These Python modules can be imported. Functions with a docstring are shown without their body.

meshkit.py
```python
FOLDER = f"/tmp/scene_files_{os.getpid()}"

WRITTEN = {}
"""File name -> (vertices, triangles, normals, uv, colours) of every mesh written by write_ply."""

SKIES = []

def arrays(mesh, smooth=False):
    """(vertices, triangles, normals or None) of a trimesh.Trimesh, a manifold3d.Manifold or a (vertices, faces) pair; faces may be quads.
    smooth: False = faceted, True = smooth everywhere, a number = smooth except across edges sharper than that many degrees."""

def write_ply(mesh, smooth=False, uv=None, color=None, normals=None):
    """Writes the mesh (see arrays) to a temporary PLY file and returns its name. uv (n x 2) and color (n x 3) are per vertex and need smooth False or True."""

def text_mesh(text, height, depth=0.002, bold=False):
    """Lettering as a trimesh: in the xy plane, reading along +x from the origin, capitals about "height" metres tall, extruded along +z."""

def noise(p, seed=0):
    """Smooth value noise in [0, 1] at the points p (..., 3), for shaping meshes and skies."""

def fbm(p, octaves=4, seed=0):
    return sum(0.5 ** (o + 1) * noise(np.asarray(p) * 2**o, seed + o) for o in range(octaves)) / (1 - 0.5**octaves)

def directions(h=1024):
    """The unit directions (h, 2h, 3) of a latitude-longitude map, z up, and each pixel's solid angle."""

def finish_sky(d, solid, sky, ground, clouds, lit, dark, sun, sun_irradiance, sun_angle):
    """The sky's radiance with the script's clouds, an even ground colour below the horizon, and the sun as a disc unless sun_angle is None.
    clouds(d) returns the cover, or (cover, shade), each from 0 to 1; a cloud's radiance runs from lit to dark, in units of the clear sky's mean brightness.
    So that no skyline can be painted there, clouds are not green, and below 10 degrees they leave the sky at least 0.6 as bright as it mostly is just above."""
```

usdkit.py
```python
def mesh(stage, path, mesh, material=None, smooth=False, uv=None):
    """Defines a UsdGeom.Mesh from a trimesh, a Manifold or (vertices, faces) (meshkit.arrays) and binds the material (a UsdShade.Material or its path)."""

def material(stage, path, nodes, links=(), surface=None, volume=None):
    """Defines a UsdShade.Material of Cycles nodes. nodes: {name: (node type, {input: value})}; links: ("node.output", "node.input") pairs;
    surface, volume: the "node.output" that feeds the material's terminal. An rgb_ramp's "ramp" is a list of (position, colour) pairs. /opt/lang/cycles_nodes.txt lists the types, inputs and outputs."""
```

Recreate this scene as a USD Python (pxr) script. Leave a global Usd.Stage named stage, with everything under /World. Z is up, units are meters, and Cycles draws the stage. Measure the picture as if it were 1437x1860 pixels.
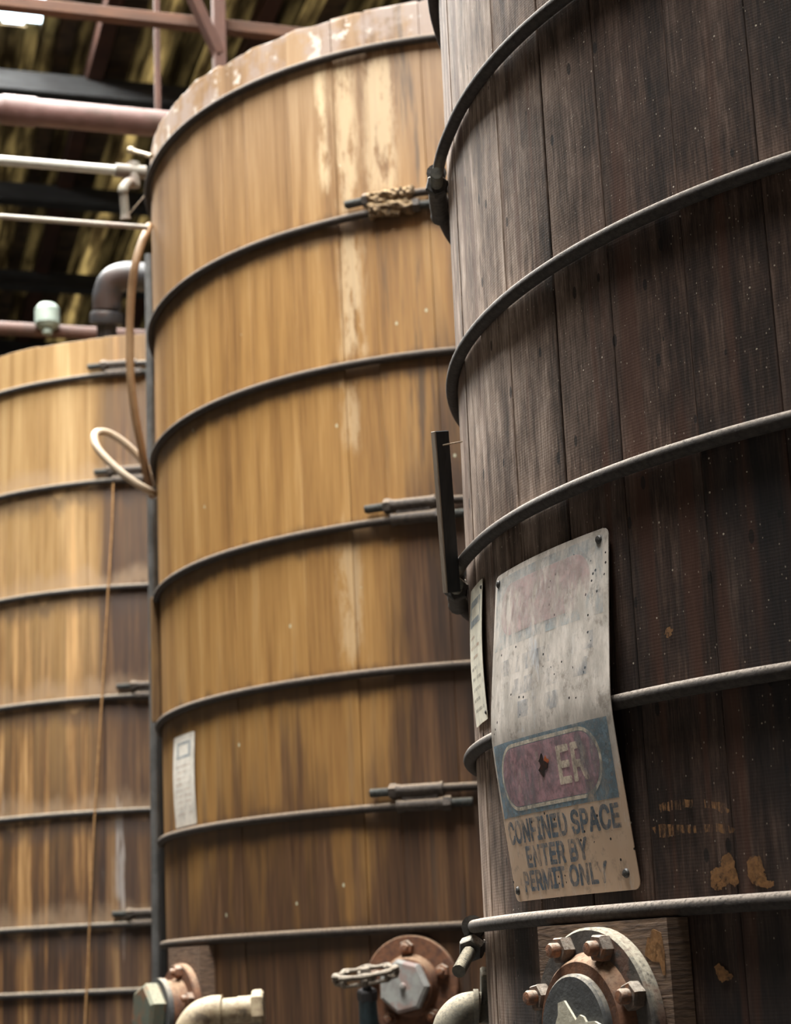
import math, random
import numpy as np, trimesh, usdkit, meshkit
from shapely.geometry import Polygon, box as sbox, Point
from shapely import affinity
from pxr import Usd, UsdGeom, UsdLux, Gf, Sdf, UsdShade

rng = np.random.default_rng(7)
stage = Usd.Stage.CreateInMemory()
UsdGeom.SetStageUpAxis(stage, UsdGeom.Tokens.z)
UsdGeom.SetStageMetersPerUnit(stage, 1.0)
UsdGeom.Xform.Define(stage, '/World')
UsdGeom.Scope.Define(stage, '/World/Looks')

# ------------------------------------------------------------------ camera
W, H, FPX = 1437, 1860, 3235.73
PITCH, ROLL, EYE = 0.24866, -0.04559, 1.6
cp, sp, cr, sr = math.cos(PITCH), math.sin(PITCH), math.cos(ROLL), math.sin(ROLL)
FW = np.array([0, cp, sp]); UP0 = np.array([0, -sp, cp]); RT0 = np.array([1.0, 0, 0])
RT = cr * RT0 + sr * UP0; UPV = -sr * RT0 + cr * UP0
cam = UsdGeom.Camera.Define(stage, '/World/Camera')
APW = 24.0
cam.CreateHorizontalApertureAttr(APW); cam.CreateVerticalApertureAttr(APW * H / W)
cam.CreateFocalLengthAttr(FPX / W * APW)
cam.CreateFStopAttr(4.8); cam.CreateFocusDistanceAttr(2.95)
cam.CreateClippingRangeAttr(Gf.Vec2f(0.05, 200))
cam.CreateExposureAttr(-0.08)
m = Gf.Matrix4d(*RT, 0, *UPV, 0, *(-FW), 0, 0, 0, EYE, 1)
cam.AddTransformOp().Set(m)

# ------------------------------------------------------------------ light: daylight of the shed
U = np.array([0.955, 0.296, 0.0]); V = np.array([-0.296, 0.955, 0.0]); Z = np.array([0, 0, 1.0])
def uv(u, v, z): return U * u + V * v + Z * z           # z above the floor
dome = UsdLux.DomeLight.Define(stage, '/World/Sky')
dome.CreateIntensityAttr(3.6); dome.CreateColorAttr(Gf.Vec3f(0.80, 0.93, 1.0))
def rect(name, pos, to, w, h, power, col):
    L = UsdLux.RectLight.Define(stage, '/World/' + name)
    L.CreateWidthAttr(w); L.CreateHeightAttr(h); L.CreateIntensityAttr(power); L.CreateColorAttr(Gf.Vec3f(*col))
    b = np.array(pos, float) - np.array(to, float); b /= np.linalg.norm(b)
    x = np.cross(U if abs(b[2]) > .95 else Z, b); x /= np.linalg.norm(x); y = np.cross(b, x)
    L.AddTransformOp().Set(Gf.Matrix4d(*x, 0, *y, 0, *b, 0, *map(float, pos), 1))
# daylight through the skylight strip of the roof above the aisle
SKU0, SKU1, SKV0, SKV1, HR = -1.0, 1.20, 1.0, 12.75, 7.2       # the skylight strip; HR: roof boards above the eye
rect('SkylightDaylight', uv((SKU0 + SKU1) / 2, (SKV0 + SKV1) / 2, EYE + HR + .02), uv((SKU0 + SKU1) / 2 + .001, (SKV0 + SKV1) / 2, 0), SKV1 - SKV0, SKU1 - SKU0, 62.0, (1.0, 0.96, 0.89))

# ------------------------------------------------------------------ helpers
USED = {}
def path_of(name, parent):
    base = parent.GetPath().pathString if parent else '/World'
    k = USED.get((base, name), 0); USED[(base, name)] = k + 1
    return f'{base}/{name}' + (f'_{k:03d}' if k else '')
ORIG = {}
def tag(o, label=None, cat=None, group=None, kind=None):
    for k, t in (('label', label), ('category', cat), ('group', group), ('kind', kind)):
        if t: o.SetCustomDataByKey(k, t)
    return o
def thing(name, loc, label=None, cat=None, group=None, kind=None):
    p = path_of(name, None); x = UsdGeom.Xform.Define(stage, p); loc = np.array(loc, float)
    x.AddTranslateOp().Set(Gf.Vec3d(*loc)); ORIG[p] = loc
    return tag(x.GetPrim(), label, cat, group, kind)
def obj(name, mesh, mat, parent=None, smooth=35, label=None):
    """one Mesh prim; the mesh is in world metres"""
    if isinstance(mesh, (list,)): mesh = trimesh.util.concatenate(mesh)
    p = path_of(name, parent); o = np.zeros(3)
    if parent:
        o = ORIG[parent.GetPath().pathString]
    ORIG[p] = o
    mm = mesh.copy(); mm.apply_translation(-o)
    prim = usdkit.mesh(stage, p, mm, mat, smooth=smooth).GetPrim()
    if label: prim.SetCustomDataByKey('label', label)
    return prim
def eye(P): return np.asarray(P, float) + [0, 0, EYE]
def ray(x, y): return (x - W / 2) / FPX * RT - (y - H / 2) / FPX * UPV + FW
def at(x, y, d): return eye(ray(x, y) * d)               # world point of a direction at depth d
def norm(v): v = np.asarray(v, float); return v / np.linalg.norm(v)

def frames(P):
    P = np.asarray(P, float); n = len(P)
    T = np.gradient(P, axis=0); T /= np.linalg.norm(T, axis=1)[:, None]
    a = np.array([0, 0, 1.0]) if abs(T[0][2]) < .9 else np.array([1.0, 0, 0])
    N = [norm(np.cross(T[0], a))]
    for i in range(1, n):
        v = N[-1] - T[i] * (N[-1] @ T[i]); N.append(norm(v))
    N = np.array(N); return T, N, np.cross(T, N)
def tube(P, r, k=12, closed=False):
    P = np.asarray(P, float); n = len(P); r = np.broadcast_to(np.asarray(r, float), (n,))
    T, N, B = frames(P)
    a = np.arange(k) / k * 2 * np.pi
    V_ = (P[:, None] + r[:, None, None] * (np.cos(a)[None, :, None] * N[:, None] + np.sin(a)[None, :, None] * B[:, None])).reshape(-1, 3)
    F = []
    for i in range(n if closed else n - 1):
        j = (i + 1) % n
        for q in range(k):
            w = (q + 1) % k
            F += [[i * k + q, i * k + w, j * k + w], [i * k + q, j * k + w, j * k + q]]
    if not closed:
        c0, c1 = len(V_), len(V_) + 1
        V_ = np.vstack([V_, P[0], P[-1]])
        for q in range(k):
            w = (q + 1) % k
            F += [[c0, w, q], [c1, (n - 1) * k + q, (n - 1) * k + w]]
    t = trimesh.Trimesh(V_, F, process=False); t.fix_normals(); return t
def line(a, b, n): return np.linspace(0, 1, n)[:, None] * (np.array(b, float) - a) + a
def frame_mat(o, x, y, z):
    M_ = np.eye(4); M_[:3, 0] = x; M_[:3, 1] = y; M_[:3, 2] = z; M_[:3, 3] = o; return M_
def boxm(o, x, y, z, ex, bev=0.0):
    """bevelled box centred at o with axes x, y, z and extents ex"""
    ex = np.array(ex, float)
    if bev > 0:
        pts = []
        for s in np.array(np.meshgrid([-1, 1], [-1, 1], [-1, 1])).reshape(3, -1).T:
            for k in range(3):
                q = s * ex / 2; q = q - s * bev * (np.arange(3) != k); pts.append(q)
        b = trimesh.convex.convex_hull(np.array(pts))
    else: b = trimesh.creation.box(ex)
    b.apply_transform(frame_mat(o, x, y, z)); return b
def lathe(prof, o, axis, sections=32, xdir=None):
    """revolves (r, h) profile about axis at o"""
    m_ = trimesh.creation.revolve(np.array(prof, float), sections=sections)
    z = norm(axis); x = norm(np.cross(z, Z if abs(z[2]) < .9 else U) if xdir is None else xdir); y = np.cross(z, x)
    m_.apply_transform(frame_mat(o, x, y, z)); return m_
def hexnut(o, axis, r, h, rot=0.0, hole=True, n=6):
    """hexagonal nut or bolt head, chamfered"""
    z = norm(axis); a0 = norm(np.cross(z, Z if abs(z[2]) < .9 else U)); b0 = np.cross(z, a0)
    a = np.arange(n) / n * 2 * np.pi + rot
    pts = []
    for hh, rr in ((0, r * .94), (h * .14, r), (h * .82, r), (h, r * .88)):
        pts += [o + z * hh + rr * (math.cos(t) * a0 + math.sin(t) * b0) for t in a]
    return trimesh.convex.convex_hull(np.array(pts))
def bez(pts, n):
    """Catmull-Rom through pts"""
    P = np.array(pts, float); P = np.vstack([2 * P[0] - P[1], P, 2 * P[-1] - P[-2]]); out = []
    for i in range(1, len(P) - 2):
        t = np.linspace(0, 1, n, endpoint=False)[:, None]
        a, b, c, d = P[i - 1:i + 3]
        out.append(.5 * (2 * b + (c - a) * t + (2 * a - 5 * b + 4 * c - d) * t ** 2 + (3 * b - a - 3 * c + d) * t ** 3))
    out.append(P[-2:-1]); return np.vstack(out)

# ------------------------------------------------------------------ materials
def s(r, g, b):
    c = np.array([r, g, b]) / 255.0
    return tuple(np.where(c <= .04045, c / 12.92, ((c + .055) / 1.055) ** 2.4))
class G:
    def __init__(g): g.nodes, g.links, g.i = {}, [], 0
    def n(g, kind, **kw):
        name = f'n{g.i}'; g.i += 1; inp = {}
        for k, v in kw.items():
            if isinstance(v, str) and '.' in v: g.links.append((v, f'{name}.{k}'))
            else: inp[k] = v
        g.nodes[name] = (kind, inp); return name
    def math(g, op, a, b=0.0, c=0.0, clamp=False):
        return g.n('math', math_type=op, value1=a, value2=b, value3=c, use_clamp=clamp) + '.value'
    def mixc(g, f, a, b, mode='mix'): return g.n('mix', mix_type=mode, fac=f, color1=a, color2=b) + '.color'
    def step(g, v, lo, hi): return g.n('map_range', range_type='smoothstep', value=v, from_min=lo, from_max=hi, to_min=0.0, to_max=1.0, clamp=True) + '.result'
    def ramp(g, f, stops): return g.n('rgb_ramp', fac=f, ramp=stops) + '.color'
    def pos(g):
        if not hasattr(g, '_p'): g._p = g.n('geometry') + '.position'
        return g._p
    def noise(g, scale=(1, 1, 1), k=1.0, detail=4.0, rough=.55, vec=None, off=None, dist=0.0):
        v = vec or g.pos()
        if off is not None: v = g.n('vector_math', math_type='add', vector1=v, vector2=off) + '.vector'
        mp = g.n('mapping', vector=v, scale=tuple(scale)) + '.vector'
        return g.n('noise_texture', vector=mp, scale=float(k), detail=float(detail), roughness=float(rough), distortion=float(dist)) + '.fac'
    def rnd(g):
        if not hasattr(g, '_r'): g._r = g.n('object_info') + '.random'
        return g._r
    def up(g):
        nn = g.n('separate_xyz', vector=g.n('geometry') + '.normal'); return nn + '.z'
    def build(g, path, color, rough=.8, bump=None, bstr=.3, bdist=.004, metal=0.0, spec=.35, alpha=None):
        kw = dict(base_color=color, roughness=rough, metallic=metal, specular_ior_level=spec)
        if bump: kw['normal'] = g.n('bump', height=bump, strength=bstr, distance=bdist) + '.normal'
        p = g.n('principled_bsdf', **kw) + '.BSDF'
        if alpha:
            p = g.n('mix_closure', fac=alpha, closure1=g.n('transparent_bsdf', color=(1, 1, 1)) + '.BSDF', closure2=p) + '.closure'
        return usdkit.material(stage, '/World/Looks/' + path, g.nodes, g.links, surface=p)

def simple(path, col, col2=None, rough=.7, metal=0.0, k=40, bstr=.25, dust=None, dlo=.2, dhi=.9, spec=.4, dark=None):
    g = G(); nz = g.noise(k=k, detail=6, rough=.65)
    c = g.mixc(g.step(nz, .35, .68), col, col2 or tuple(x * .6 for x in col))
    if dark: c = g.mixc(g.step(g.noise(k=k * .35, detail=4), .52, .62), c, dark)
    if dust:
        d = g.math('multiply', g.step(g.up(), dlo, dhi), g.step(g.noise(k=k * 2.2, detail=5, rough=.7), .25, .6))
        c = g.mixc(d, c, dust)
    return g.build(path, c, rough, nz, bstr, .003, metal, spec)

DUST = (.42, .355, .30)
MAT = {}
MAT['rod_near'] = simple('rod_near', (.050, .041, .036), (.026, .022, .020), .85, k=90, bstr=.6, dust=DUST, dlo=.15, dhi=.95)
MAT['rod_mid'] = simple('rod_mid', (0.0442, 0.0340, 0.0272), (0.0255, 0.0195, 0.0170), .8, k=60, bstr=.4, dust=(0.2210, 0.1615, 0.1105), dlo=.1, dhi=.95)
MAT['rod_far'] = simple('rod_far', (.050, .044, .042), (.03, .027, .026), .75, k=50, bstr=.3, dust=(.34, .28, .21), dlo=.1, dhi=.9)
MAT['lug'] = simple('lug', (.075, .060, .050), (.035, .028, .024), .75, k=70, bstr=.6, dust=(.27, .20, .14), dlo=.25, dhi=1.0)
MAT['lug_near'] = simple('lug_near', (.06, .055, .05), (.028, .026, .025), .7, k=90, bstr=.6, dust=(.36, .32, .26), dlo=.1, dhi=.8)
MAT['lug_crust'] = simple('lug_crust', (.20, .13, .065), (.06, .04, .025), .9, k=55, bstr=1.0, dust=(.42, .30, .17), dlo=0, dhi=.8)
MAT['thread'] = simple('thread', (.085, .085, .08), (.04, .045, .045), .55, metal=.3, k=80, dust=(.25, .22, .17), dlo=.4, dhi=1)
MAT['rust'] = simple('rust', (.17, .075, .038), (.085, .042, .028), .85, k=45, bstr=.7, dust=(.33, .22, .14), dlo=.2, dhi=1)
MAT['rust_bolt'] = simple('rust_bolt', (.28, .115, .055), (.11, .07, .055), .85, k=70, bstr=.9, dust=(.36, .30, .24), dlo=.1, dhi=.8)
MAT['bolt_nut'] = simple('bolt_nut', (.15, .105, .08), (.085, .065, .055), .8, k=70, bstr=.9, dust=(.40, .35, .29), dlo=.1, dhi=.8, dark=(.20, .09, .045))
MAT['iron_grey'] = simple('iron_grey', (.085, .075, .066), (.055, .05, .048), .8, k=60, bstr=.6, dust=(.40, .36, .28), dlo=.0, dhi=.75, dark=(.13, .075, .055))
MAT['cap_grey'] = simple('cap_grey', (.075, .077, .078), (.055, .055, .056), .75, k=70, bstr=.5, dust=(.33, .29, .23), dlo=.2, dhi=.9)
MAT['plug_grey'] = simple('plug_grey', (.32, .32, .30), (.24, .23, .22), .6, k=40, bstr=.15, dark=(.30, .22, .20))
MAT['bronze'] = simple('bronze', (.15, .135, .095), (.10, .13, .105), .6, metal=.2, k=60, bstr=.6, dust=(.3, .28, .2), dark=(.22, .12, .07))
MAT['brass_dusty'] = simple('brass_dusty', (.34, .27, .17), (.20, .14, .085), .65, k=55, bstr=.5, dust=(.50, .42, .30), dlo=.0, dhi=.9, dark=(.12, .09, .06))
MAT['elbow_tan'] = simple('elbow_tan', (.16, .15, .12), (.10, .10, .09), .75, k=80, bstr=.4, dust=(.42, .36, .26), dlo=-.1, dhi=.8)
MAT['teal_dark'] = simple('teal_dark', (.022, .040, .048), (.015, .024, .028), .5, k=40, bstr=.2)
MAT['handwheel'] = simple('handwheel', (.16, .13, .10), (.08, .065, .055), .75, k=60, bstr=.5, dust=(.40, .34, .27), dlo=.0, dhi=.8)
MAT['pink_pipe'] = simple('pink_pipe', (0.1350, 0.0698, 0.0608), (0.0900, 0.0428, 0.0338), .55, k=6, bstr=.1, dust=(0.1890, 0.1215, 0.1125), dlo=.2, dhi=1, dark=(0.0675, 0.0360, 0.0248))
MAT['white_pipe'] = simple('white_pipe', (0.4464, 0.4320, 0.3816), (0.3600, 0.3384, 0.2880), .5, k=9, bstr=.1)
MAT['thin_pipe'] = simple('thin_pipe', (0.3640, 0.3360, 0.2800), (0.2660, 0.2030, 0.1680), .6, k=9, bstr=.1)
MAT['fitting'] = simple('fitting', (0.2160, 0.1980, 0.1620), (0.1560, 0.1140, 0.0900), .6, k=14, bstr=.2)
MAT['dark_elbow'] = simple('dark_elbow', (0.0270, 0.0261, 0.0288), (0.0203, 0.0180, 0.0189), .5, k=12, bstr=.2, dust=(0.0495, 0.0495, 0.0540), dlo=.2, dhi=1, dark=(0.0405, 0.0248, 0.0203))
MAT['red_pipe'] = simple('red_pipe', (.065, .026, .017), (.038, .018, .012), .7, k=10, bstr=.2)
MAT['green_pale'] = simple('green_pale', (0.2160, 0.2520, 0.2160), (0.1680, 0.2040, 0.1800), .6, k=10, bstr=.1)
MAT['hose'] = simple('hose', (0.3000, 0.1800, 0.0900), (0.2250, 0.1237, 0.0600), .6, k=10, bstr=.1)
MAT['hose_white'] = simple('hose_white', (0.4480, 0.3680, 0.2800), (0.3600, 0.2640, 0.1760), .6, k=10, bstr=.1)
MAT['twine'] = simple('twine', (.36, .20, .08), (.25, .13, .05), .9, k=30)
MAT['grey_pole'] = simple('grey_pole', (.10, .097, .095), (.06, .058, .056), .7, k=12)
MAT['dark_pole'] = simple('dark_pole', (.030, .027, .025), (.02, .02, .02), .8, k=12)
MAT['guano'] = simple('guano', (.62, .58, .47), (.48, .44, .34), .9, k=60, bstr=.5)
MAT['wire'] = simple('wire', (.25, .19, .12), (.15, .1, .07), .6, k=60)
MAT['screw'] = simple('screw', (.10, .095, .09), (.05, .05, .05), .5, metal=.4, k=100, bstr=.5)
MAT['wall'] = simple('wall', (.085, .078, .066), (.05, .046, .042), .9, k=1.5)
MAT['floor'] = simple('floor', (.10, .095, .088), (.07, .065, .06), .9, k=2)
def plank(path, a, b, k, stretch, bstr=.3, rough=.85, var=.5):
    g = G(); r3 = g.n('vector_math', math_type='scale', vector1=(37.0, 11.0, 23.0), scale=g.rnd()) + '.vector'
    nz = g.noise(stretch, k, 5, .6, off=r3); c = g.mixc(g.step(nz, .3, .7), a, b)
    c = g.mixc(1.0, c, g.ramp(g.rnd(), [(0, (1 - var,) * 3), (1, (1 + var * .6,) * 3)]), 'multiply')
    return g.build(path, c, rough, nz, bstr)
def fibre(path):
    g = G(); r3 = g.n('vector_math', math_type='scale', vector1=(37.0, 11.0, 23.0), scale=g.rnd()) + '.vector'
    al = g.n('vector_rotate', rotate_type='z_axis', vector=g.pos(), angle=-.3006) + '.vector'; nz = g.noise((13, 1.1, 6), 1, 5, .62, vec=al, off=r3); c = g.mixc(g.step(nz, .38, .64), (.06, .043, .025), (.30, .235, .135))
    c = g.mixc(1.0, c, g.ramp(g.rnd(), [(0, (.30,) * 3), (.5, (.5,) * 3), (.85, (.8,) * 3), (1, (1.5, 1.5, 1.5))]), 'multiply')
    d = g.n('principled_bsdf', base_color=c, roughness=.7) + '.BSDF'; tr = g.n('translucent_bsdf', color=c) + '.BSDF'
    return usdkit.material(stage, '/World/Looks/' + path, g.nodes, g.links, surface=g.n('mix_closure', fac=.7, closure1=d, closure2=tr) + '.closure')
MAT['roof_board'] = fibre('roof_board')
MAT['roof_board_dark'] = plank('roof_board_dark', (.13, .085, .045), (.05, .036, .025), 1.0, (6, 6, 6), var=.6)
MAT['purlin'] = plank('purlin', (.060, .062, .064), (.034, .034, .036), 1.0, (3, 3, 14))
MAT['rafter'] = plank('rafter', (0.0850, 0.0375, 0.0250), (0.0450, 0.0225, 0.0175), 1.0, (2.0000, 2.0000, 2.0000), var=.3)
MAT['tie_beam'] = plank('tie_beam', (0.1140, 0.0510, 0.0270), (0.0600, 0.0300, 0.0192), 1.0, (2.4000, 2.4000, 12.0000), var=.1)
MAT['batten_dark'] = plank('batten_dark', (.022, .022, .022), (.014, .014, .015), 1.0, (90, 90, 8), var=.1)
MAT['batten_lit'] = plank('batten_lit', (.36, .29, .22), (.22, .17, .13), 1.0, (60, 60, 6), var=.1)
MAT['batten_brown'] = plank('batten_brown', (.20, .115, .045), (.11, .06, .028), 1.0, (60, 60, 3), var=.1)
MAT['pad_board'] = plank('pad_board', (.20, .128, .085), (.075, .049, .036), 1.0, (25, 25, 190), bstr=.6, var=.1)
MAT['head'] = plank('head', (.10, .07, .04), (.05, .035, .02), 1.0, (5, 5, 5))

# ------------------------------------------------------------------ vats (calibrated): axis x, y, radius at eye level, taper
VAT = {'R': (1.3782, 3.44766, 1.24601, -0.00593), 'M': (0.39553, 6.77482, 1.30083, 0.00915), 'L': (-1.16663, 9.27628, 1.29918, -0.00204)}
def rad(k, h): return VAT[k][2] + VAT[k][3] * h
def on(k, a, h, off=0.0):
    """world point on vat k at angle a, height h above the eye, standing off by off"""
    cx, cy = VAT[k][:2]; r = rad(k, np.asarray(h, float)) + off
    return np.stack(np.broadcast_arrays(cx + r * np.cos(a), cy + r * np.sin(a), np.asarray(h, float) + EYE), -1)
def hit(k, x, y, off=0.0):
    cx, cy, r, t = VAT[k]; r += off; D = ray(x, y)
    a = D[0] ** 2 + D[1] ** 2 - (t * D[2]) ** 2; b = -2 * (D[0] * cx + D[1] * cy) - 2 * r * t * D[2]; c = cx * cx + cy * cy - r * r
    P = D * ((-b - math.sqrt(max(b * b - 4 * a * c, 0))) / (2 * a))
    return math.atan2(P[1] - cy, P[0] - cx), P[2]

class Wood(G):
    """stave wood with helper masks in vat coordinates (arc length from a_ref, height above the floor)"""
    def __init__(g, k, aref):
        super().__init__(); g.k = k; g.aref = aref; cx, cy = VAT[k][:2]
        x = g.n('separate_xyz', vector=g.n('vector_math', math_type='subtract', vector1=g.pos(), vector2=(cx, cy, 0.0)) + '.vector')
        # rotate by -aref so that the branch cut lies at the back
        c, s_ = math.cos(aref), math.sin(aref)
        xr = g.math('add', g.math('multiply', x + '.x', c), g.math('multiply', x + '.y', s_))
        yr = g.math('subtract', g.math('multiply', x + '.y', c), g.math('multiply', x + '.x', s_))
        g.arc = g.math('multiply', g.math('arctan2', yr, xr), VAT[k][2]); g.h = x + '.z'
        g.jit = g.math('subtract', g.noise((30, 30, 5), 1, 5, .7), .5)
    def box(g, px0, py0, px1, py1, soft=.02, jit=.06, zj=4.0):
        (a0, h0), (a1, h1) = hit(g.k, px0, py0), hit(g.k, px1, py1)
        w = lambda a: (a - g.aref) * VAT[g.k][2]
        c, hw = (w(a0) + w(a1)) / 2, abs(w(a1) - w(a0)) / 2; zc, hz = (h0 + h1) / 2 + EYE, abs(h1 - h0) / 2
        da = g.math('add', g.math('absolute', g.math('subtract', g.arc, c)), g.math('multiply', g.jit, jit))
        dz = g.math('add', g.math('absolute', g.math('subtract', g.h, zc)), g.math('multiply', g.jit, jit * zj))
        return g.math('multiply', g.math('subtract', 1.0, g.step(da, hw - soft, hw + soft)), g.math('subtract', 1.0, g.step(dz, hz - soft * 2, hz + soft * 2)))

def wood_near():
    g = Wood('R', -2.65)
    r3 = g.n('vector_math', math_type='scale', vector1=(3.1, 1.7, 9.0), scale=g.rnd()) + '.vector'
    streak = g.noise((26, 26, 1.0), 1, 5, .62, off=r3); fine = g.noise((190, 190, 11), 1, 5, .78, off=r3)
    broad = g.noise((5, 5, 1.4), 1, 4, .55); blot = g.noise((13, 13, 6), 1, 6, .68, off=r3)
    tone = g.math('add', g.math('multiply', blot, .32), g.math('add', g.math('multiply', streak, .34), g.math('multiply', fine, .34)))
    dark = g.ramp(tone, [(.38, (.009, .0055, .0045)), (.46, (.032, .0195, .015)), (.53, (.078, .047, .035)), (.61, (.17, .112, .086))])
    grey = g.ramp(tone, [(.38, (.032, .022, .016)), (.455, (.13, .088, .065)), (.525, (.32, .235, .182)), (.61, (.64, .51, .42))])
    # weathered side: staves left of the open seam, running out gradually; rim light painted into the left edge
    wea_lit = g.math('subtract', 1.0, g.step(g.math('add', g.arc, g.math('multiply', g.math('subtract', streak, .5), .35)), -.33, .24))
    wea_lit = g.math('multiply', wea_lit, g.math('add', .25, g.math('multiply', g.step(g.math('add', g.h, g.math('multiply', broad, .5)), 2.0, 3.1), .75)))
    wea_lit2 = g.math('multiply', g.math('subtract', 1.0, g.step(g.math('add', g.arc, g.math('multiply', g.math('subtract', streak, .5), .2)), -.46, -.24)), .85)
    wea_lit = g.math('maximum', wea_lit, wea_lit2)
    c = g.mixc(wea_lit, dark, grey)
    # blue-black in patches, stronger towards the bottom of the vat
    low_dark = g.step(g.math('add', broad, g.math('multiply', g.math('subtract', g.h, 2.5), -.18)), .50, .72)
    c = g.mixc(g.math('multiply', low_dark, .72), c, (.016, .016, .018))
    red = g.math('multiply', g.step(g.noise((22, 22, .9), 1, 3, .5), .54, .68), .62)
    c = g.mixc(red, c, (.085, .036, .022))
    # splashes: white flecks and dark pits
    vo = g.n('voronoi_texture', vector=g.pos(), scale=34.0, randomness=1.0)
    fl = g.math('multiply', g.math('less_than', vo + '.distance', .058), g.math('greater_than', g.noise((9, 9, 9), 1, 2), .52))
    c = g.mixc(fl, c, (.50, .43, .34))
    vo3 = g.n('voronoi_texture', vector=g.n('mapping', vector=g.pos(), scale=(90.0, 90.0, 55.0)) + '.vector', scale=1.0)
    c = g.mixc(g.math('multiply', g.math('less_than', vo3 + '.distance', .085), .7), c, (.42, .35, .28))
    vo2 = g.n('voronoi_texture', vector=g.n('mapping', vector=g.pos(), scale=(20.0, 20.0, 9.0)) + '.vector', scale=1.0)
    c = g.mixc(g.math('multiply', g.math('less_than', vo2 + '.distance', .10), .8), c, (.010, .009, .009))
    saw = g.n('wave_texture', vector=g.n('mapping', vector=g.pos(), scale=(8.0, 8.0, 60.0)) + '.vector', scale=1.0, bands_direction='z', distortion=2.5, detail=2.0, detail_scale=1.5) + '.fac'
    bm = g.math('add', g.math('multiply', tone, 1.0), g.math('multiply', saw, .035))
    return g.build('wood_near', c, .74, bm, .55, .0035, spec=.30)
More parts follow.
